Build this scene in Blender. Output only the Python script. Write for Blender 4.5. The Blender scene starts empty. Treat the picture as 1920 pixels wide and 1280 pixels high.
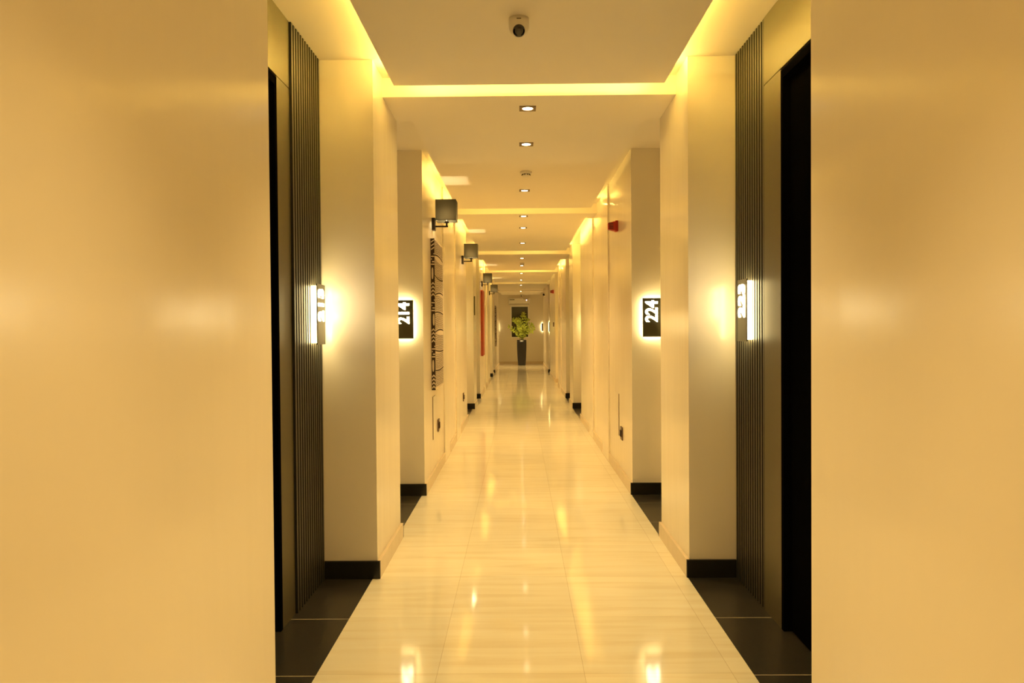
import bpy, bmesh, math, random
from mathutils import Vector, Matrix
random.seed(7)
PI = math.pi
col = bpy.context.scene.collection
sc = bpy.context.scene

# ------------------------------------------------------------------ dimensions (metres)
CAMH = 1.4
XL, XR = -0.813, 0.95          # corridor wall faces
SL, SR = -1.121, 1.21          # door walls inside the recesses
ZC, ZS = 2.92, 2.805           # upper ceiling, dropped ceiling
PXL, PXR = -0.71, 0.84         # edges of the dropped panels
Y0, Y1 = -6.0, 30.6            # ends of the corridor
BT = 0.018                     # skirting thickness
BH = 0.10
REC_L = [(2.44, 4.203), (5.026, 6.315), (11.52, 13.23), (14.10, 15.25), (20.6, 22.36), (23.18, 24.3), (29.68, 30.6)]
REC_R = [(2.44, 4.203), (5.026, 6.315), (11.54, 13.23), (14.13, 15.25), (18.3, 19.70), (23.18, 24.4), (29.68, 30.6)]

# ------------------------------------------------------------------ materials
def new_mat(name):
    m = bpy.data.materials.new(name); m.use_nodes = True
    return m, m.node_tree.nodes, m.node_tree.links, m.node_tree.nodes['Principled BSDF']

def mat(name, rgb, rough=.5, metal=0, spec=.5, noise=0, nscale=40, bump=0, bscale=200, coat=0):
    m, N, L, b = new_mat(name)
    b.inputs['Base Color'].default_value = (*rgb, 1)
    b.inputs['Roughness'].default_value = rough
    b.inputs['Metallic'].default_value = metal
    b.inputs['Specular IOR Level'].default_value = spec
    b.inputs['Coat Weight'].default_value = coat
    tc = N.new('ShaderNodeTexCoord')
    if noise:
        n = N.new('ShaderNodeTexNoise'); n.inputs['Scale'].default_value = nscale; n.inputs['Detail'].default_value = 4
        L.new(tc.outputs['Object'], n.inputs['Vector'])
        r = N.new('ShaderNodeMapRange'); r.inputs['To Min'].default_value = 1-noise; r.inputs['To Max'].default_value = 1+noise
        L.new(n.outputs['Fac'], r.inputs['Value'])
        mx = N.new('ShaderNodeVectorMath'); mx.operation = 'SCALE'; mx.inputs[0].default_value = rgb
        L.new(r.outputs['Result'], mx.inputs['Scale']); L.new(mx.outputs['Vector'], b.inputs['Base Color'])
    if bump:
        n = N.new('ShaderNodeTexNoise'); n.inputs['Scale'].default_value = bscale; n.inputs['Detail'].default_value = 3
        L.new(tc.outputs['Object'], n.inputs['Vector'])
        bp = N.new('ShaderNodeBump'); bp.inputs['Strength'].default_value = bump; bp.inputs['Distance'].default_value = .002
        L.new(n.outputs['Fac'], bp.inputs['Height']); L.new(bp.outputs['Normal'], b.inputs['Normal'])
    return m

def emit(name, rgb, strength):
    m, N, L, b = new_mat(name)
    b.inputs['Base Color'].default_value = (.8, .8, .8, 1)
    b.inputs['Emission Color'].default_value = (*rgb, 1)
    b.inputs['Emission Strength'].default_value = strength
    return m

def wall_material():
    # satin emulsion with the faint upright ripple of a rolled and sanded wall
    m, N, L, b = new_mat('satin_paint')
    tc = N.new('ShaderNodeTexCoord')
    b.inputs['Base Color'].default_value = (*WALLC, 1)
    n = N.new('ShaderNodeTexNoise'); n.inputs['Scale'].default_value = 1.3; n.inputs['Detail'].default_value = 3
    L.new(tc.outputs['Object'], n.inputs['Vector'])
    r = N.new('ShaderNodeMapRange'); r.inputs['To Min'].default_value = .15; r.inputs['To Max'].default_value = .24
    L.new(n.outputs['Fac'], r.inputs['Value']); L.new(r.outputs['Result'], b.inputs['Roughness'])
    mp = N.new('ShaderNodeMapping'); mp.inputs['Scale'].default_value = (7, 7, 1.2)
    L.new(tc.outputs['Object'], mp.inputs['Vector'])
    n2 = N.new('ShaderNodeTexNoise'); n2.inputs['Scale'].default_value = 1; n2.inputs['Detail'].default_value = 2
    L.new(mp.outputs['Vector'], n2.inputs['Vector'])
    bp = N.new('ShaderNodeBump'); bp.inputs['Strength'].default_value = .2; bp.inputs['Distance'].default_value = .008
    L.new(n2.outputs['Fac'], bp.inputs['Height']); L.new(bp.outputs['Normal'], b.inputs['Normal'])
    b.inputs['Specular IOR Level'].default_value = .5
    return m

def floor_material():
    # polished cream marble-look tiles, fine veins running across the corridor
    m, N, L, b = new_mat('cream_marble_tile')
    tc = N.new('ShaderNodeTexCoord')
    br = N.new('ShaderNodeTexBrick'); br.offset = 0; br.squash = 1
    mp0 = N.new('ShaderNodeMapping'); mp0.inputs['Location'].default_value = (.345, -.02, 0)
    L.new(tc.outputs['Object'], mp0.inputs['Vector']); L.new(mp0.outputs['Vector'], br.inputs['Vector'])
    br.inputs['Scale'].default_value = 1; br.inputs['Brick Width'].default_value = .6; br.inputs['Row Height'].default_value = .6
    br.inputs['Mortar Size'].default_value = .0012; br.inputs['Mortar Smooth'].default_value = .3
    br.inputs['Color1'].default_value = (1, 1, 1, 1); br.inputs['Color2'].default_value = (.93, .93, .93, 1)
    br.inputs['Mortar'].default_value = (.7, .66, .6, 1)
    mp = N.new('ShaderNodeMapping'); mp.inputs['Scale'].default_value = (1.3, 14, 1); mp.inputs['Rotation'].default_value = (0, 0, .06)
    L.new(tc.outputs['Object'], mp.inputs['Vector'])
    n = N.new('ShaderNodeTexNoise'); n.inputs['Scale'].default_value = 1.2; n.inputs['Detail'].default_value = 6; n.inputs['Distortion'].default_value = .6
    L.new(mp.outputs['Vector'], n.inputs['Vector'])
    cr = N.new('ShaderNodeValToRGB')
    cr.color_ramp.elements[0].position = .3; cr.color_ramp.elements[0].color = (.86, .79, .61, 1)
    cr.color_ramp.elements[1].position = .72; cr.color_ramp.elements[1].color = (.96, .93, .79, 1)
    e = cr.color_ramp.elements.new(.5); e.color = (.93, .88, .72, 1)
    L.new(n.outputs['Fac'], cr.inputs['Fac'])
    mx = N.new('ShaderNodeMix'); mx.data_type = 'RGBA'; mx.blend_type = 'MULTIPLY'; mx.inputs[0].default_value = 1
    L.new(cr.outputs['Color'], mx.inputs[6]); L.new(br.outputs['Color'], mx.inputs[7])
    L.new(mx.outputs[2], b.inputs['Base Color'])
    b.inputs['Roughness'].default_value = .075
    b.inputs['Specular IOR Level'].default_value = .38
    n3 = N.new('ShaderNodeTexNoise'); n3.inputs['Scale'].default_value = 3
    L.new(tc.outputs['Object'], n3.inputs['Vector'])
    bp = N.new('ShaderNodeBump'); bp.inputs['Strength'].default_value = .03; bp.inputs['Distance'].default_value = .003
    L.new(n3.outputs['Fac'], bp.inputs['Height']); L.new(bp.outputs['Normal'], b.inputs['Normal'])
    return m

def granite_material():
    m, N, L, b = new_mat('black_granite_tile')
    tc = N.new('ShaderNodeTexCoord')
    br = N.new('ShaderNodeTexBrick'); br.offset = 0
    mp0 = N.new('ShaderNodeMapping'); mp0.inputs['Location'].default_value = (0, -.003, 0)
    L.new(tc.outputs['Object'], mp0.inputs['Vector']); L.new(mp0.outputs['Vector'], br.inputs['Vector'])
    br.inputs['Scale'].default_value = 1; br.inputs['Brick Width'].default_value = 20; br.inputs['Row Height'].default_value = .6
    br.inputs['Mortar Size'].default_value = .003
    br.inputs['Color1'].default_value = (.03, .028, .022, 1); br.inputs['Color2'].default_value = (.03, .028, .022, 1)
    br.inputs['Mortar'].default_value = (.45, .4, .3, 1)
    v = N.new('ShaderNodeTexNoise'); v.inputs['Scale'].default_value = 420; v.inputs['Detail'].default_value = 1
    L.new(tc.outputs['Object'], v.inputs['Vector'])
    cr = N.new('ShaderNodeValToRGB'); cr.color_ramp.elements[0].position = .66; cr.color_ramp.elements[0].color = (0, 0, 0, 1)
    cr.color_ramp.elements[1].position = .8; cr.color_ramp.elements[1].color = (.25, .22, .15, 1)
    L.new(v.outputs['Fac'], cr.inputs['Fac'])
    mx = N.new('ShaderNodeMix'); mx.data_type = 'RGBA'; mx.blend_type = 'ADD'; mx.inputs[0].default_value = 1
    L.new(br.outputs['Color'], mx.inputs[6]); L.new(cr.outputs['Color'], mx.inputs[7])
    L.new(mx.outputs[2], b.inputs['Base Color'])
    b.inputs['Roughness'].default_value = .28
    return m

WALLC = (.90, .84, .72)
M = {}
M['wall'] = wall_material()
M['ceiling'] = mat('ceiling_paint', (.90, .84, .73), .65, spec=.3, noise=.015, nscale=2)
M['floor'] = floor_material()
M['granite'] = granite_material()
M['skirt'] = mat('cream_skirting_tile', (.74, .63, .47), .18, noise=.08, nscale=12)
M['skirt_black'] = mat('black_granite_skirting', (.018, .017, .014), .25, noise=.3, nscale=300)
M['clad'] = mat('olive_bronze_cladding', (.115, .10, .05), .42, metal=.35, noise=.06, nscale=60)
M['slat'] = mat('dark_fluted_timber', (.052, .045, .024), .45, noise=.15, nscale=60)
M['slat_back'] = mat('black_backing', (.008, .007, .006), .7)
M['door'] = mat('black_door_laminate', (.003, .003, .0035), .7, spec=0, noise=.1, nscale=20)
M['plate'] = mat('olive_black_sign_plate', (.11, .10, .055), .3, metal=.6, noise=.1, nscale=90)
M['sign_light'] = emit('sign_diffuser', (1, .77, .34), 22)
M['numeral'] = emit('sign_numeral', (1, .80, .46), 26)
M['black_metal'] = mat('blackened_metal', (.03, .02, .014), .35, metal=.6)
M['bulb'] = emit('downlight_lamp', (1, .76, .42), 16)
M['bronze'] = mat('bronze_trim', (.16, .10, .045), .35, metal=.6)
M['white_plastic'] = mat('white_plastic', (.82, .78, .7), .35)
M['lens'] = mat('black_lens', (.004, .004, .006), .05, coat=1)
M['ac_white'] = mat('glossy_white_plastic', (.95, .93, .88), .25)
M['red'] = mat('red_plastic', (.42, .02, .008), .4)
M['socket'] = mat('brown_socket', (.10, .05, .025), .35)
M['canvas'] = mat('cream_canvas', (.78, .68, .56), .8, noise=.06, nscale=200, bump=.3, bscale=900)
M['ink'] = mat('dark_brown_ink', (.035, .018, .012), .75)
M['canvas_red'] = mat('red_canvas', (.40, .055, .022), .75, noise=.5, nscale=26, bump=.3, bscale=600)
M['glass'] = mat('dark_window_glass', (.035, .04, .018), .12, coat=.6)
M['pot'] = mat('black_pot', (.012, .010, .012), .32)
M['soil'] = mat('soil', (.05, .03, .015), .95)
M['leaf'] = mat('yellow_green_leaf', (.46, .56, .08), .4, noise=.9, nscale=11)
M['leaf'].node_tree.nodes['Principled BSDF'].inputs['Transmission Weight'].default_value = 0
M['stem'] = mat('plant_stem', (.16, .2, .04), .5)
M['bulb_sconce'] = emit('sconce_bulb', (1, .76, .40), 340)

def shade_material():
    m = bpy.data.materials.new('grey_linen_shade'); m.use_nodes = True
    N, L = m.node_tree.nodes, m.node_tree.links
    b = N['Principled BSDF']; out = N['Material Output']
    tc = N.new('ShaderNodeTexCoord')
    w = N.new('ShaderNodeTexNoise'); w.inputs['Scale'].default_value = 260
    L.new(tc.outputs['Object'], w.inputs['Vector'])
    cr = N.new('ShaderNodeValToRGB'); cr.color_ramp.elements[0].color = (.05, .048, .032, 1); cr.color_ramp.elements[1].color = (.10, .094, .064, 1)
    L.new(w.outputs['Fac'], cr.inputs['Fac']); L.new(cr.outputs['Color'], b.inputs['Base Color'])
    b.inputs['Roughness'].default_value = .9
    t = N.new('ShaderNodeBsdfTranslucent'); t.inputs['Color'].default_value = (.35, .32, .24, 1)
    mx = N.new('ShaderNodeMixShader'); mx.inputs[0].default_value = .42
    L.new(b.outputs[0], mx.inputs[1]); L.new(t.outputs[0], mx.inputs[2]); L.new(mx.outputs[0], out.inputs['Surface'])
    return m
M['shade'] = shade_material()

# ------------------------------------------------------------------ mesh helpers
class MB:
    def __init__(s): s.bm = bmesh.new()
    def box(s, x0, x1, y0, y1, z0, z1, bevel=0):
        r = bmesh.ops.create_cube(s.bm, size=1)
        for v in r['verts']:
            v.co = Vector(((x0+x1)/2+v.co.x*(x1-x0), (y0+y1)/2+v.co.y*(y1-y0), (z0+z1)/2+v.co.z*(z1-z0)))
        if bevel:
            es = list({e for v in r['verts'] for e in v.link_edges})
            bmesh.ops.bevel(s.bm, geom=es, offset=bevel, segments=2, affect='EDGES', profile=.7)
        return s
    def quad(s, pts):
        s.bm.faces.new([s.bm.verts.new(p) for p in pts]); return s
    def poly_prism(s, pts, axis, a, b):
        # pts in the two other axes; extruded along axis from a to b
        def mk(p, t):
            if axis == 'x': return (t, p[0], p[1])
            if axis == 'y': return (p[0], t, p[1])
            return (p[0], p[1], t)
        A = [s.bm.verts.new(mk(p, a)) for p in pts]; B = [s.bm.verts.new(mk(p, b)) for p in pts]
        n = len(pts)
        s.bm.faces.new(A[::-1]); s.bm.faces.new(B)
        for i in range(n): s.bm.faces.new((A[i], A[(i+1) % n], B[(i+1) % n], B[i]))
        return s
    def lathe(s, prof, n=32, c=(0, 0, 0), M_=None, sq=0):
        rings = []
        for r, z in prof:
            ring = []
            for k in range(n):
                a = 2*PI*k/n
                q = 1
                if sq:  # rounded-square section
                    q = 1/((abs(math.cos(a))**sq+abs(math.sin(a))**sq)**(1/sq))
                p = Vector((r*q*math.cos(a), r*q*math.sin(a), z))
                if M_: p = M_ @ p
                ring.append(s.bm.verts.new(p+Vector(c)))
            rings.append(ring)
        for i in range(len(rings)-1):
            for k in range(n):
                s.bm.faces.new((rings[i][k], rings[i][(k+1) % n], rings[i+1][(k+1) % n], rings[i+1][k]))
        s.bm.faces.new(rings[0][::-1]); s.bm.faces.new(rings[-1])
        return s
    def tube(s, pts, r, n=8):
        rings = []
        for i, p in enumerate(pts):
            p = Vector(p)
            t = (Vector(pts[min(i+1, len(pts)-1)])-Vector(pts[max(i-1, 0)])).normalized()
            u = t.orthogonal().normalized(); v = t.cross(u)
            rr = r if not isinstance(r, (list, tuple)) else r[i]
            rings.append([s.bm.verts.new(p+rr*(math.cos(2*PI*k/n)*u+math.sin(2*PI*k/n)*v)) for k in range(n)])
        for i in range(len(rings)-1):
            for k in range(n):
                s.bm.faces.new((rings[i][k], rings[i][(k+1) % n], rings[i+1][(k+1) % n], rings[i+1][k]))
        s.bm.faces.new(rings[0][::-1]); s.bm.faces.new(rings[-1])
        return s
    def paint(s, i):
        for f in s.bm.faces:
            if not f.tag: f.material_index = i; f.tag = True
        return s
    def build(s, name, m, parent=None, smooth=False, fix=True):
        if fix: bmesh.ops.recalc_face_normals(s.bm, faces=s.bm.faces)
        me = bpy.data.meshes.new(name); s.bm.to_mesh(me); s.bm.free()
        for q in (m if isinstance(m, (list, tuple)) else [m]): me.materials.append(q)
        if smooth:
            for p in me.polygons: p.use_smooth = True
        o = bpy.data.objects.new(name, me); col.objects.link(o)
        if parent: o.parent = parent
        return o

def struct(o): o['kind'] = 'structure'; return o
def tag(o, label, cat, group=None):
    o['label'] = label; o['category'] = cat
    if group: o['group'] = group
    return o
def empty(name, loc, rz=0):
    o = bpy.data.objects.new(name, None); col.objects.link(o); o.location = loc; o.rotation_euler = (0, 0, rz)
    o.empty_display_size = .1
    return o
def kids(o): return [c for c in bpy.data.objects if c.parent == o]
def copy_tree(o, parent=None):
    c = o.copy(); col.objects.link(c); c.parent = parent
    for ch in kids(o): copy_tree(ch, c)
    return c

def area(loc, size_x, size_y, energy, rot, color):
    l = bpy.data.lights.new('led_light', 'AREA'); l.shape = 'RECTANGLE'; l.size = size_x; l.size_y = size_y
    l.energy = energy; l.color = color
    o = bpy.data.objects.new('led_light', l); o.location = loc; o.rotation_euler = rot; col.objects.link(o); return o

# ------------------------------------------------------------------ setting: floor, walls, ceiling
struct(MB().box(-.838, .938, Y0, Y1+.2, -.1, 0).build('floor', M['floor']))
gb = MB()
for (a, b) in REC_L[:6]: gb.box(-1.6, -.838, a-.05, b+.05, -.1, 0)
for i, (a, b) in enumerate(REC_R[:6]):
    if i != 4: gb.box(.938, 1.7, a-.05, b+.05, -.1, 0)
struct(gb.build('floor_granite_inserts', M['granite'])).name = 'floor'
fb = MB(); fb.box(.938, 1.7, 18.2, 19.8, -.1, 0); fb.box(-1.6, -.838, 29.6, Y1+.2, -.1, 0); fb.box(.938, 1.7, 29.6, Y1+.2, -.1, 0)
struct(fb.build('floor', M['floor']))

def side_wall(sign, xf, xs, recs, name, pil):
    w = MB()
    def bx(xa, xb, a, b, z0=0, z1=ZC, m=w):
        m.box(min(xa, xb), max(xa, xb), a, b, z0, z1)
    y = Y0
    outer = xs+sign*.45
    segs = []
    for (a, b) in recs:
        bx(xf, outer, y, a); segs.append((y, a)); 
        # recess back wall
        if abs(a-2.44) > .01: bx(xs, outer, a, b)
        else:
            bx(xs+sign*.036, outer, 3.48, b)                     # behind cladding
            bx(xs+sign*.02, outer, a, 3.48, 2.58, ZC)
            bx(xs+sign*.09, outer, a, 3.48, 0, 2.58)
        y = b
    for (a, b) in pil: bx(xf, xf-sign*.016, a, b)
    struct(w.build('wall_'+name, M['wall']))
    # skirtings
    s = MB(); k = MB()
    for (a, b) in segs:
        cuts = [p for p in pil if a < p[0] < b]
        c = a
        e0 = a if a > Y0 else a
        for p in cuts+[(b, None)]:
            end = p[0]
            s.box(min(xf, xf-sign*BT), max(xf, xf-sign*BT), c, end, 0, BH, .002)
            if p[1]: 
                s.box(min(xf, xf-sign*(BT+.003)), max(xf, xf-sign*(BT+.003)), p[0], p[1], 0, .001)
                c = p[1]
    for i, (a, b) in enumerate(recs):
        beige = (i == 4 and name == 'right') or i == 6
        t = s if beige else k
        x_in, x_out = xf-sign*BT, xs
        if b < Y1: t.box(min(x_in, x_out), max(x_in, x_out), b-BT, b, 0, BH, .002)   # faces back down the corridor
        if a > 2.5 or True: t.box(min(x_in, x_out), max(x_in, x_out), a, a+BT, 0, BH, .002)
        if a > 2.5 and i > 0: t.box(min(xs, xs-sign*BT), max(xs, xs-sign*BT), a+BT, b-BT if b < Y1 else b, 0, BH, .002)
    struct(s.build('baseboard_'+name, M['skirt'])); struct(k.build('baseboard_'+name, M['skirt_black']))
PILL = [(7.93, 8.48), (9.43, 10.02), (17.0, 17.5), (18.5, 19.1)]
PILR = [(7.87, 8.46), (9.52, 10.08), (16.9, 17.4)]
side_wall(-1, XL, SL, REC_L, 'left', PILL)
side_wall(1, XR, SR, REC_R, 'right', PILR)
e = MB().box(-1.6, -.31-.0, Y1, Y1+.2, 0, ZC).box(.355, 1.7, Y1, Y1+.2, 0, ZC).box(-.31, .355, Y1, Y1+.2, 0, 1.11).box(-.31, .355, Y1, Y1+.2, 2.34, ZC)
struct(e.build('wall_back', M['wall']))
struct(MB().box(-1.6, 1.7, Y0-.2, Y0, 0, ZC).build('wall_front', M['wall']))
struct(MB().box(SL, SR, Y1-BT, Y1, 0, BH).build('baseboard_back', M['skirt']))
struct(MB().box(-1.6, 1.7, Y0-.2, Y1+.2, ZC, ZC+.15).build('ceiling', M['ceiling']))

# dropped ceiling: full-width beams, and panels floating between them
BEAMS = [(-.05, .41), (4.51, 5.03), (9.08, 9.49), (13.94, 15.0), (18.26, 18.9), (22.8, 23.4), (27.1, 27.5)]
PANELS = [(-4.0, -.35), (.41, 4.30), (5.03, 8.67), (9.49, 13.33), (15.0, 17.66), (18.9, 22.09), (23.4, 26.7), (27.5, 30.1)]
n = 1
for (a, b) in BEAMS:
    struct(MB().box(XL, XR, a, b, ZS, ZC).build('trim_%d' % n, M['ceiling'])); n += 1
for (a, b) in PANELS:
    struct(MB().box(PXL, PXR, a, b, ZS, ZS+.022).build('trim_%d' % n, M['ceiling'])); n += 1

# window in the end wall
w1 = struct(MB().box(-.31, .355, Y1+.05, Y1+.06, 1.11, 2.34).build('window_1', M['glass']))
f = MB()
for q in ((-.36, -.31, 1.06, 2.39), (.355, .405, 1.06, 2.39), (-.31, .355, 1.06, 1.11), (-.31, .355, 2.34, 2.39)):
    f.box(q[0], q[1], Y1-.02, Y1+.04, q[2], q[3], .003)
f.build('window_frame', M['ac_white'], w1)

# ------------------------------------------------------------------ doors and cladding of the front pair of recesses
def door(idx, sign, xs, ya, yb, h):
    d = struct(empty('door_%d' % idx, (xs, (ya+yb)/2, 0)))
    def bx(a, b, y0, y1, z0, z1, nm, m, bev=0):
        mb = MB(); x0, x1 = sign*a, sign*b
        mb.box(min(x0, x1), max(x0, x1), y0-(ya+yb)/2, y1-(ya+yb)/2, z0, z1, bev); return mb.build(nm, m, d)
    bx(.035, .08, ya+.04, yb-.03, .006, h-.04, 'door_leaf', M['door'], .003)
    fr = MB()
    for (y0, y1, z0, z1) in ((yb-.03, yb, 0, h), (ya, ya+.04, 0, h), (ya+.04, yb-.03, h-.04, h)):
        x0, x1 = sign*.0, sign*.085
        fr.box(min(x0, x1), max(x0, x1), y0-(ya+yb)/2, y1-(ya+yb)/2, z0, z1, .002)
    fr.build('door_frame', M['door'], d)
    return d
door(1, -1, SL, 2.46, 3.48, 2.58); door(2, 1, SR, 2.46, 3.465, 2.58)

for sign, xs, side, ysl, yfr in ((-1, SL, 'left', 3.675, 3.48), (1, SR, 'right', 3.70, 3.465)):
    c = empty('cladding_panel', (xs, yfr, 0))
    mb = MB(); mb.box(min(0, sign*.02), max(0, sign*.02), .0, ysl-yfr, 0, 2.588, .0015); mb.build('side_panel', M['clad'], c)
    mb = MB(); mb.box(min(0, sign*.02), max(0, sign*.02), 2.44-yfr, ysl-yfr, 2.591, ZC, .0015); mb.build('header_panel', M['clad'], c)
    tag(c, 'olive bronze panelling around and above the black door on the %s' % side, 'wall panel', 'door surrounds')
    s = empty('slatted_panel', (xs, ysl, 0))
    mb = MB(); W = 4.203-ysl
    mb.box(min(sign*.026, sign*.036), max(sign*.026, sign*.036), 0, W, 0, ZC); mb.build('backing_board', M['slat_back'], s)
    mb = MB(); mb.box(min(sign*.018, sign*.026), max(sign*.018, sign*.026), 0, W, 0, ZC); mb.paint(1); ns = 13; p = W/ns
    for k in range(ns):
        x0, x1 = (-.012 if sign < 0 else 0)*sign, sign*.0185
        mb.box(min(x0, x1), max(x0, x1), k*p+p*.04, k*p+p*.66, 0.0, ZC-.001, .003)
    mb.paint(0); mb.bm.normal_update()
    for f_ in mb.bm.faces:
        if abs(f_.normal.y) > .9: f_.material_index = 1          # slat side faces take the black backing colour
    mb.build('slats', [M['slat'], M['slat_back']], s)
    tag(s, 'dark vertical slatted timber panel behind the lit number sign on the %s' % side, 'wall panel', 'slatted wall panels')

# doors in the other recesses
dn = 3
for sign, xs, recs in ((-1, SL, REC_L[1:6]), (1, SR, REC_R[1:6])):
    for i, (a, b) in enumerate(recs):
        if sign == 1 and i == 3: continue
        mb = MB(); mb.box(min(xs, xs-sign*.02), max(xs, xs-sign*.02), a+.12, min(b-.12, a+1.1), 0, 2.5, .003)
        struct(mb.build('door_%d' % dn, M['door'])); dn += 1

# ------------------------------------------------------------------ lit room-number signs
def text_mesh(ch, size):
    cu = bpy.data.curves.new('t', 'FONT'); cu.body = ch; cu.size = size; cu.offset = .0036; cu.extrude = .0015
    cu.align_x = 'CENTER'; cu.align_y = 'CENTER'; cu.resolution_u = 4
    o = bpy.data.objects.new('t', cu); col.objects.link(o)
    dg = bpy.context.evaluated_depsgraph_get()
    me = bpy.data.meshes.new_from_object(o.evaluated_get(dg)); bpy.data.objects.remove(o); return me

def room_sign(number, loc, rz, label, w=.16, h=.325):
    """plate faces local -Y, wall behind at y=0; origin at plate's bottom centre on the wall"""
    s = empty('room_number_sign', loc, rz)
    MB().box(-w/2+.012, w/2-.012, -.030, -.001, .010, h-.010, .002).build('light_box', M['sign_light'], s)
    MB().box(-w/2, w/2, -.036, -.0305, 0, h, .001).build('plate', M['plate'], s)
    for i, ch in enumerate(number):
        me = text_mesh(ch, .142)
        # characters turned a quarter turn so the number reads upwards
        z = h*.475+i*.0605
        for v in me.vertices:
            x, y = v.co.x, v.co.y
            v.co = Vector((-y, -.0375-v.co.z, x*.86+z))
        me.materials.clear(); me.materials.append(M['numeral'])
        o = bpy.data.objects.new('numeral', me); col.objects.link(o); o.parent = s
    return tag(s, label, 'sign', 'lit room number signs')
room_sign('213', (SL+.014, 4.035, 1.328), PI/2, 'lit number sign 213 on the dark slatted panel, left side nearest')
room_sign('223', (SR-.002, 3.945, 1.331), -PI/2, 'lit number sign on the dark slatted panel, right side nearest')
room_sign('214', (-.971, 6.315, 1.332), 0, 'backlit number sign 214 on a cream wall face, half hidden behind the left pier')
room_sign('224', (1.116, 6.315, 1.333), 0, 'backlit number sign 224 on a cream wall face at right')
room_sign('', (SL+.004, 13.03, 1.33), PI/2, 'sign glowing in the third recess on the left, seen only by its glow')
room_sign('', (SR-.004, 13.03, 1.33), -PI/2, 'sign glowing in the third recess on the right, seen only by its glow')
room_sign('', (SL+.004, 22.16, 1.33), PI/2, 'sign glowing deep in the left of the corridor behind the red canvas')
room_sign('', (1.05, 24.4, 1.33), 0, 'far sign on the right showing as an upright sliver of light')
room_sign('', (.962, Y1, 1.34), 0, 'small lit sign with a halo on the end wall, right of the potted plant', w=.10)
room_sign('', (-.950, Y1, 1.34), 0, 'glowing sign at the left end of the end wall, mostly hidden')

# ------------------------------------------------------------------ wall sconces
def sconce(y, label):
    s = empty('wall_sconce', (XL, y, 2.34))
    MB().box(0, .030, -.045, .045, 0, .115, .003).build('back_plate', M['black_metal'], s)
    MB().box(.030, .150, -.010, .010, .030, .044, .002).build('arm', M['black_metal'], s)
    m = MB(); m.lathe([(.008, 0), (.008, .028), (.022, .030), (.022, .042), (.014, .046), (.012, .0635)], 20, (.137, 0, .040))
    m.build('lamp_holder', M['black_metal'], s, True)
    w = .095; cx = .137; t = .0015; z0, z1 = .084, .276
    q = MB()
    q.box(cx-w, cx-w+t, -w, w, z0, z1); q.box(cx+w-t, cx+w, -w, w, z0, z1)
    q.box(cx-w+t, cx+w-t, -w, -w+t, z0, z1); q.box(cx-w+t, cx+w-t, w-t, w, z0, z1)
    q.build('lamp_shade', M['shade'], s)
    for z in (z0, z1-.004):
        r = MB()
        for a in ((cx-w-.001, cx-w+t+.001, -w, w), (cx+w-t-.001, cx+w+.001, -w, w), (cx-w, cx+w, -w-.001, -w+t+.001), (cx-w, cx+w, w-t-.001, w+.001)):
            r.box(*a, z, z+.004)
        r.build('shade_rim', M['black_metal'], s)
    b = MB(); b.lathe([(.008, 0), (.013, .008), (.015, .016), (.012, .026), (.005, .032)], 16, (cx, 0, .104)); b.build('bulb', M['bulb_sconce'], s, True)
    tag(s, label, 'lamp', 'square shaded wall sconces')
    return s
sc0 = sconce(7.04, 'wall sconce with square grey shade above the black and white canvas, nearest of the four')
for y, lab in ((10.62, 'wall sconce with square grey shade, second nearest of the four'),
               (16.15, 'wall sconce with square grey shade above the red canvas'),
               (20.2, 'smallest and farthest wall sconce with a square grey shade')):
    c = copy_tree(sc0); c.location.y = y; c['label'] = lab

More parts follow.
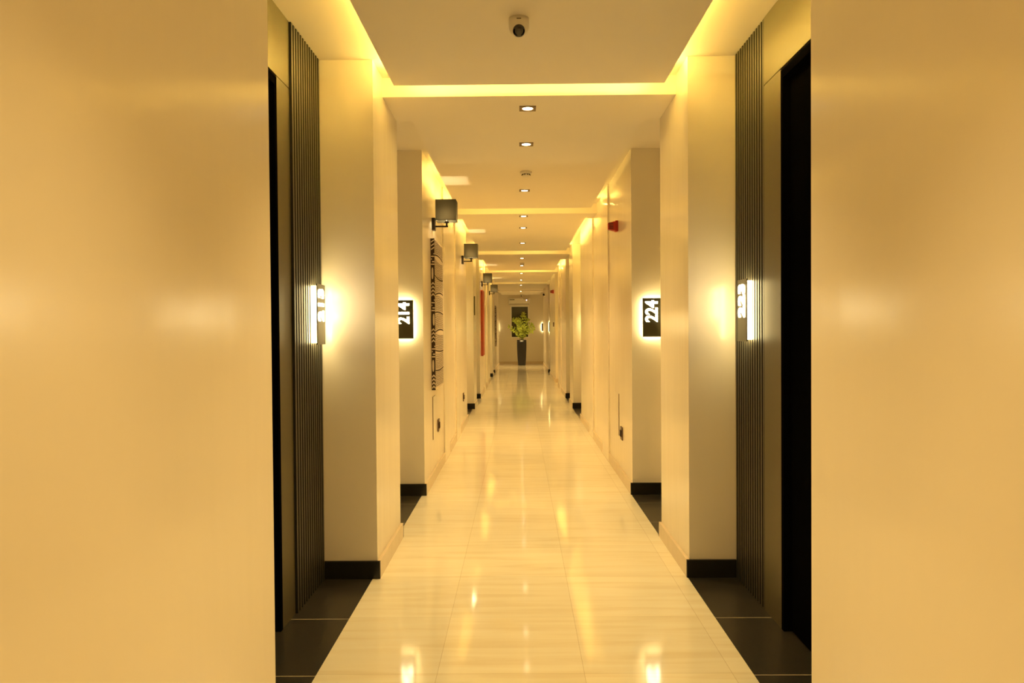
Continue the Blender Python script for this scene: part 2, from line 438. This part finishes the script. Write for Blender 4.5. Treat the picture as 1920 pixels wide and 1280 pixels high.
# ------------------------------------------------------------------ canvases on the left wall
def strokes(mb, x, pts, wid):
    """flat brush stroke in the y-z plane at x"""
    for i in range(len(pts)-1):
        a, b = Vector(pts[i]), Vector(pts[i+1]); d = (b-a)
        if d.length < 1e-6: continue
        nrm = Vector((-d.y, d.x)).normalized()*wid/2
        e = d.normalized()*wid*.25
        p = [a-nrm-e, b-nrm+e, b+nrm+e, a+nrm-e]
        mb.quad([(x, q.x, q.y) for q in p])
def wall_canvas(y0, w, z0, h, label, kind):
    t = .04
    c = empty('wall_canvas', (XL, y0, z0))
    m = M['canvas_red'] if kind == 'red' else M['canvas']
    mb = MB()
    if kind == 'red':
        r = .05; pts = []
        for (cy, cz, a0) in ((w-r, h-r, 0), (r, h-r, 90), (r, r, 180), (w-r, r, 270)):
            for k in range(5):
                a = math.radians(a0+k*22.5); pts.append((cy+r*math.cos(a), cz+r*math.sin(a)))
        mb.poly_prism(pts, 'x', 0, t); mb.paint(0); rng = random.Random(5)
        for k in range(150):
            y = rng.uniform(.05, w-.05); z = rng.uniform(.06, h-.06)
            strokes(mb, t+.0006, [(y, z), (y+rng.uniform(-.03, .03), z+rng.uniform(.01, .05))], .007)
        mb.paint(1); mb.build('canvas', [m, mat('deep_red_paint', (.2, .02, .01), .7)], c, fix=False)
    else:
        mb.box(0, t, 0, w, 0, h, .002); mb.paint(0)
        rng = random.Random(11 if kind == 'bold' else 12)
        # front: rows of close script between uneven dark bands
        X = t+.0006; nrow = 8; rh = h/nrow
        for r in range(nrow):
            zb = r*rh
            amp = rng.uniform(-.028, .028); ph = rng.uniform(-.4, .4)
            bend = lambda y: amp*math.sin(ph+y/w*2.6)
            if 0 < r: strokes(mb, X, [(y*w/12, zb+.012+bend(y*w/12)) for y in range(13)], .013)
            for ci in range(26):
                y = (ci+.5)*w/26
                for k in range(8):
                    z = zb+.035+bend(y)+k*(rh-.03)/8
                    if z > h-.015 or z < .012: continue
                    typ = rng.random(); s_ = .010
                    if typ < .45: strokes(mb, X, [(y-s_, z), (y+s_, z+rng.uniform(-.007, .007))], .0058)
                    elif typ < .75: strokes(mb, X, [(y-s_*.8, z-.006), (y, z+.007), (y+s_*.8, z-.006)], .0052)
                    else: strokes(mb, X, [(y, z-.008), (y+.002, z+.009)], .007)
        # side edge facing the near end: bold light motifs on dark
        Y = -.0006
        mb.quad([(.004, Y, .0), (t-.0005, Y, .0), (t-.0005, Y, h), (.004, Y, h)]); mb.paint(1)
        g = mb; Y = -.0012; a0, a1 = .008, t-.002; z = .012; cyc = 0; q_ = 0
        seq = ['chev', 'oval', 'step', 'chev', 'oval', 'step', 'chev', 'oval', 'step', 'slash']
        while z < h-.04:
            kind_ = seq[q_ % len(seq)]; q_ += 1
            if kind_ in ('chev', 'slash'):
                for k in range(4):
                    zz = z+k*.034
                    if zz > h-.035: break
                    am = (a0+a1)/2
                    if kind_ == 'chev':
                        g.quad([(a0, Y, zz), (am, Y, zz+.016), (am, Y, zz+.032), (a0, Y, zz+.014)])
                        g.quad([(am, Y, zz+.016), (a1, Y, zz), (a1, Y, zz+.014), (am, Y, zz+.032)])
                    else: g.quad([(a0, Y, zz), (a1, Y, zz+.02), (a1, Y, zz+.032), (a0, Y, zz+.012)])
                z += .15
            elif kind_ == 'oval':
                cx, cz = (a0+a1)/2+(.004 if cyc % 2 else -.004), z+.062; pts = []
                for k in range(14):
                    a = 2*PI*k/14; pts.append((cx+.0085*math.cos(a), Y, min(h-.004, cz+.055*math.copysign(abs(math.sin(a))**.6, math.sin(a)))))
                g.quad(pts); z += .14; cyc += 1
            else:
                for k, (u0, u1) in enumerate(((a0, a1), (a0+.008, a1), (a0, a0+.008), (a0, a1), (a1-.008, a1))):
                    if z+k*.024 > h-.02: break
                    g.quad([(u0, Y, z+k*.024), (u1, Y, z+k*.024), (u1, Y, z+k*.024+.011), (u0, Y, z+k*.024+.011)])
                z += .135
        mb.paint(0); mb.build('canvas', [m, M['ink']], c, fix=False)
    tag(c, label, 'painting')
    return c
wall_canvas(6.86, .70, .85, 1.395, 'tall canvas with black and white script pattern, nearest on the left wall', 'bold')
wall_canvas(15.78, .78, .85, 1.40, 'tall dark red canvas on the left wall', 'red')
wall_canvas(25.0, .70, .85, 1.36, 'farthest canvas on the left wall, patterned cream and black', 'far')

# ------------------------------------------------------------------ ceiling fittings
def downlight(y, label, x=.063):
    d = empty('downlight', (x, y, ZS))
    w = .0525; f_ = MB()
    n_ = 24
    # square flange with a round hole
    bm = f_.bm; zf = -.004
    o_, i_, o2, i2 = [], [], [], []
    for k in range(n_):
        a = 2*PI*k/n_+PI/4*0
        q = w/max(abs(math.cos(a)), abs(math.sin(a)))
        for lst, z in ((o_, 0), (o2, zf)): lst.append(bm.verts.new((q*math.cos(a), q*math.sin(a), z)))
        for lst, z in ((i_, -.0005), (i2, zf)): lst.append(bm.verts.new((.036*math.cos(a), .036*math.sin(a), z)))
    for k in range(n_):
        j = (k+1) % n_
        bm.faces.new((o2[k], o2[j], i2[j], i2[k])); bm.faces.new((o_[k], o_[j], o2[j], o2[k])); bm.faces.new((i_[k], i_[j], i2[j], i2[k]))
    f_.build('frame', M['bronze'], d)
    R_ = Matrix.Rotation(.16, 3, 'X')
    b = MB(); b.lathe([(.033, -.0006), (.030, -.0035), (.016, -.0055), (.004, -.006)], 24)
    b.build('lamp', M['bulb'], d, True)
    tag(d, label, 'light', 'square recessed downlights along the ceiling')
    return d
DLY = [4.765, 5.68, 7.56, 9.26, 10.32, 12.13, 14.7, 16.4, 18.6, 21.1, 23.5, 27.3]
ordn = ['first and nearest', 'second', 'third', 'fourth', 'fifth', 'sixth', 'seventh', 'eighth', 'ninth', 'tenth', 'eleventh', 'last and farthest']
d0 = downlight(DLY[0], '')
for i, y in enumerate(DLY):
    d = d0 if i == 0 else copy_tree(d0)
    d.location.y = y; d['label'] = '%s square recessed ceiling downlight, counted down the corridor' % ordn[i]
for y in (2.75, 1.1, -.9, -3.0):  # extra fixtures out of view, added to fill the near walls and piers
    d = copy_tree(d0); d.location.y = y; d['label'] = 'unseen square recessed downlight added for fill light'
def spot(y, e, size=1.7):
    l = bpy.data.lights.new('downlight_or_fill_beam', 'SPOT'); l.energy = e; l.color = LDOWN; l.spot_size = size; l.spot_blend = .8; l.shadow_soft_size = .03
    o = bpy.data.objects.new('downlight_or_fill_beam', l); o.location = (.063, y, ZS-.02); col.objects.link(o)

def turret(loc, label, s=1):
    c = empty('ceiling_security_camera', loc); c.scale = (s, s, s)
    MB().lathe([(.046, 0), (.047, -.022), (.045, -.045), (.038, -.062), (.02, -.068)], 32).build('base', M['white_plastic'], c, True)
    m = MB()   # looks down the corridor towards the viewer
    prof = [(.004, -.034)]+[(.034*math.sin(a), -.034*math.cos(a)) for a in [PI*k/14 for k in range(1, 11)]]+[(.024, .0245)]
    R_ = Matrix.Rotation(math.radians(118), 3, 'X')
    m.lathe(prof, 28, (0, -.016, -.056), R_); m.build('eyeball', M['white_plastic'], c, True)
    l = MB(); l.lathe([(.0262, .018), (.0275, .0265), (.026, .031), (.017, .035), (.006, .036)], 28, (0, -.016, -.056), R_); l.build('lens', M['lens'], c, True)
    MB().box(-.010, .010, -.0478, -.0460, -.018, -.0145).build('maker_mark', M['slat'], c)
    return tag(c, label, 'camera')
turret((.008, 3.40, ZS), 'turret security camera with a black lens on the nearest ceiling panel')
turret((.09, 29.6, ZS), 'tiny security camera hanging near the end wall above the air conditioner')

def bullet_cam():
    c = empty('bullet_camera', (XR, 26.9, 2.60))
    MB().box(-.012, 0, -.035, .035, -.035, .035, .003).build('wall_plate', M['white_plastic'], c)
    MB().tube([(-.01, 0, 0), (-.05, 0, 0), (-.06, 0, .03)], .009).build('bracket', M['white_plastic'], c)
    m = MB(); m.lathe([(.03, -.07), (.034, -.06), (.034, .07), (.028, .075)], 20, (-.065, -.01, .06), Matrix.Rotation(math.radians(100), 3, 'X')); m.build('housing', M['black_metal'], c, True)
    tag(c, 'dark camera on a bracket high on the right wall near the far end', 'camera')
bullet_cam()

def smoke(y, label):
    s = empty('smoke_detector', (.07, y, ZS))
    MB().lathe([(.052, 0), (.052, -.014), (.046, -.020)], 28).build('base', M['white_plastic'], s, True)
    MB().lathe([(.036, -.020), (.036, -.036), (.028, -.043), (.01, -.045)], 28).build('sensor_head', M['white_plastic'], s, True)
    m = MB()
    for k in range(10):
        a = 2*PI*k/10; x, y_ = .0365*math.cos(a), .0365*math.sin(a)
        m.box(x-.004, x+.004, y_-.004, y_+.004, -.034, -.024)
    m.build('vents', M['slat'], s)
    return tag(s, label, 'smoke detector', 'white smoke detectors')
smoke(6.67, 'round white smoke detector between the second and third downlights')
smoke(15.76, 'small white smoke detector far down the ceiling')

# ------------------------------------------------------------------ small wall fittings
def sounder(y, z, label):
    s = empty('fire_alarm_sounder', (XR, y, z))
    MB().box(-.028, 0, -.05, .05, 0, .10, .004).build('base', M['red'], s)
    m = MB(); m.lathe([(.046, 0), (.046, .012), (.04, .03), (.034, .06), (.030, .066)], 24, (-.028, 0, .05), Matrix.Rotation(-PI/2, 3, 'Y'), sq=6); m.build('sounder_head', M['red'], s)
    g = MB()
    for k in range(4): g.box(-.088, -.040, -.0445, -.040, .022+k*.016, .027+k*.016)
    g.build('grille', M['slat'], s)
    return tag(s, label, 'fire alarm', 'red fire alarm sounders')
sounder(7.19, 2.335, 'red fire alarm sounder high on the right wall, the near one')
sounder(20.55, 2.39, 'small red fire alarm sounder far down the right wall')

def socket(x, y, z, sign, label):
    s = empty('wall_socket', (x, y, z))
    mb = MB(); mb.box(min(0, -sign*.010), max(0, -sign*.010), -.06, .06, 0, .12, .003); mb.build('plate', M['socket'], s)
    mb = MB(); mb.box(min(-sign*.010, -sign*.018), max(-sign*.010, -sign*.018), -.035, .035, .03, .09, .004); mb.build('socket_insert', M['ink'], s)
    return tag(s, label, 'socket', 'brown wall sockets near the floor')
socket(XL, 7.4, .40, -1, 'brown wall socket low on the left wall below the script canvas')
socket(XL, 10.72, .38, -1, 'brown wall socket farther along the left wall under the second sconce')
socket(XR, 6.95, .37, 1, 'brown wall socket low on the right wall')
def hatch(x, y, sign, label):
    s = empty('access_panel', (x, y, .38))
    mb = MB(); mb.box(min(0, -sign*.006), max(0, -sign*.006), 0, .22, 0, .40, .001); mb.build('cover', M['wall'], s)
    mb = MB(); mb.box(min(0, -sign*.004), max(0, -sign*.004), -.006, 0, 0, .40); mb.build('shadow_gap', M['socket'], s)
    return tag(s, label, 'panel', 'low service hatches')
hatch(XL, 6.95, -1, 'flat cream access panel with a dark edge low on the left wall')
hatch(XR, 7.15, 1, 'flat cream access panel with a dark edge low on the right wall')
p = MB().box(XL, XL+.02, 13.43, 13.50, 1.67, 2.01, .002).build('notice_plate', M['plate']); tag(p, 'slim dark plate seen edge on, on the left pier before the red canvas', 'plate')
p = MB().box(XR-.025, XR, 20.47, 20.56, 1.48, 1.60, .003).build('call_point', M['socket']); tag(p, 'small dark switch box below the far red alarm sounder', 'switch')

# air conditioner
ac = empty('air_conditioner', (.01, Y1, 2.40))
MB().box(-.44, .44, -.22, 0, .03, .285, .02).build('body', M['ac_white'], ac)
MB().box(-.41, .41, -.228, -.15, .004, .030, .004).build('air_flap', M['ac_white'], ac)
MB().box(-.40, .40, -.2225, -.2195, .034, .050).build('shadow_line', M['socket'], ac)  # dark strip standing in for the shadow gap under the body
for k in range(4): MB().box(-.39+k*.05, -.355+k*.05, -.2225, -.219, .205, .250, .001).build('badge_mark', M['slat'], ac)
MB().box(.16, .36, -.2225, -.219, .245, .255).build('display_strip', M['slat'], ac)
MB().lathe([(.014, 0), (.012, .004)], 12, (.29, -.2195, .2), Matrix.Rotation(PI/2, 3, 'X')).build('indicator_light', emit("pink_led", (1, .5, .6), 14), ac)
tag(ac, 'white split air conditioner with a pink indicator light on the end wall', 'air conditioner')

# ------------------------------------------------------------------ potted plant at the end
pp = empty('potted_plant', (.09, 29.35, 0))
MB().lathe([(.145, 0), (.150, .02), (.172, .35), (.186, .65), (.190, .85), (.188, 1.0), (.172, 1.0), (.168, .95)], 40, sq=3.2).build('planter', M['pot'], pp, True)
MB().lathe([(.165, .93), (.165, .952)], 24).build('soil', M['soil'], pp)
rng = random.Random(21); st = MB(); lf = MB()
def leaf(mb, p, d, up, L_, W_):
    d = d.normalized(); s = d.cross(up)
    if s.length < .05: s = d.orthogonal()
    s.normalize(); nn = s.cross(d).normalized()
    cs = [(0, .0), (.2, .6), (.5, 1), (.8, .65), (1, 0)]
    mid = [mb.bm.verts.new(p+d*L_*t-nn*(.12*L_*t*t)) for t, _ in cs]
    lt = [mb.bm.verts.new(p+d*L_*t+s*W_*w_*.5+nn*(.10*W_*w_-.12*L_*t*t)) for t, w_ in cs[1:-1]]
    rt = [mb.bm.verts.new(p+d*L_*t-s*W_*w_*.5+nn*(.10*W_*w_-.12*L_*t*t)) for t, w_ in cs[1:-1]]
    for side in (lt, rt):
        mb.bm.faces.new((mid[0], mid[1], side[0]))
        mb.bm.faces.new((mid[1], mid[2], side[1], side[0])); mb.bm.faces.new((mid[2], mid[3], side[2], side[1]))
        mb.bm.faces.new((mid[3], mid[4], side[2]))
heads = []
for k in range(11):
    az = rng.uniform(0, 2*PI); r = rng.uniform(.1, .46)**1.0; h = .30+ .62*rng.random()*(1-(r/.62)**2)
    heads.append((r*math.cos(az), .75*r*math.sin(az), h))
heads += [(.07, 0, 1.08), (.10, .03, .98), (-.30, 0, .86), (-.24, -.05, .80), (.22, .02, .84), (-.46, 0, .55), (.46, -.03, .50), (.42, 0, .58), (.38, -.05, .38), (-.36, .0, .44)]
for (hx, hy, hz) in heads:
    base = Vector((rng.uniform(-.07, .07), rng.uniform(-.07, .07), .95)); tip = Vector((hx, hy, .95+hz))
    pts = []
    for i in range(9):
        t = i/8
        q = base.lerp(tip, t); q.x = base.x+(tip.x-base.x)*t**1.6; q.y = base.y+(tip.y-base.y)*t**1.6; q.z = base.z+(tip.z-base.z)*(1-(1-t)**1.5)
        pts.append(q)
    st.tube(pts, [.006-.004*i/8 for i in range(9)], 5)
    for i in range(2, 9):
        dirv = (pts[min(i, 8)]-pts[i-1]).normalized()
        for sgn in (-1, 1):
            side = dirv.cross(Vector((rng.uniform(-.3, .3), rng.uniform(-1, -.4), .3))).normalized()*sgn
            dd = side*.85+dirv*.6+Vector((0, 0, rng.uniform(-.3, .2)))
            leaf(lf, pts[i], dd, Vector((rng.uniform(-.4, .4), -1, rng.uniform(.1, .9))), rng.uniform(.09, .15), rng.uniform(.045, .065))
    leaf(lf, pts[8], dirv, Vector((0, -1, .3)), .1, .05)
st.build('stems', M['stem'], pp, True); lf.build('leaves', M['leaf'], pp, True, fix=False)
tag(pp, 'leafy yellow green plant in a tall black planter under the end window', 'plant')

# ------------------------------------------------------------------ light
LED = (1, .71, .17)
LDOWN = (1, .68, .27)
K = 1.0
def strip_y(x, ya, yb, side, w=1.0):
    # LED tape lying on top of the panel edge, shining up and outwards
    L_ = yb-ya
    area((x-side*.03, (ya+yb)/2, ZS+.036), .016, L_, LEDW*K*w*L_, (0, PI-side*.95, 0), LED)
def strip_x(y, xa, xb, w=1.0):
    L_ = xb-xa
    area(((xa+xb)/2, y-.03, ZS+.036), L_, .016, LEDW*K*w*L_, (PI+.75, 0, 0), LED)
LEDW = 9
strip_y(PXL, 2.2, 4.28, -1, 1.15); strip_y(PXR, 2.2, 4.28, 1, 1.15); strip_x(4.30, PXL, PXR)
strip_x(8.67, PXL, PXR, .7); strip_y(PXL, 6.6, 8.6, -1, .4)
strip_y(PXL, 9.6, 11.6, -1, .8); strip_y(PXR, 9.5, 13.3, 1, 1.0); strip_x(13.33, PXL, PXR, 1)
strip_y(PXL, 15.1, 17.6, -1, .6); strip_y(PXR, 15.4, 17.6, 1, 1.0); strip_x(17.66, PXL, PXR, 1.2)
strip_y(PXL, 19.0, 22.0, -1, .6); strip_x(22.09, PXL, .2, .8)
for y in DLY+[2.75, 1.1, -.9, -3.0, 28.4]: spot(y, (110 if y > 28 else 64 if y > 4 else 74 if y > 2 else 60)*K)  # out-of-view fill lamps too, plus an added fixtureless spot brightening the far end

w = bpy.data.worlds.new('World'); sc.world = w; w.use_nodes = True
w.node_tree.nodes['Background'].inputs[0].default_value = (.01, .01, .012, 1)

# ------------------------------------------------------------------ camera
cam = bpy.data.cameras.new('Camera'); co = bpy.data.objects.new('Camera', cam); col.objects.link(co); sc.camera = co
yaw, pitch, roll = .0099, -.0156, -.0074
cy, sy, cp, sp = math.cos(yaw), math.sin(yaw), math.cos(pitch), math.sin(pitch)
fw = Vector((-sy*cp, cy*cp, sp)); rt = Vector((cy, sy, 0)); up = rt.cross(fw)
r_ = math.cos(roll)*rt+math.sin(roll)*up; u_ = -math.sin(roll)*rt+math.cos(roll)*up
Rm = Matrix((r_, u_, -fw)).transposed().to_4x4(); Rm.translation = Vector((0, 0, CAMH)); co.matrix_world = Rm
cam.sensor_width = 36; cam.lens = 36*1400/1920; cam.clip_start = .05; cam.clip_end = 100

sc.view_settings.view_transform = 'Standard'; sc.view_settings.look = 'None'; sc.view_settings.gamma = 1
sc.view_settings.use_curve_mapping = False
sc.view_settings.exposure = .34
sc.cycles.max_bounces = 12; sc.cycles.diffuse_bounces = 8; sc.cycles.glossy_bounces = 6
sc.cycles.use_denoising = True
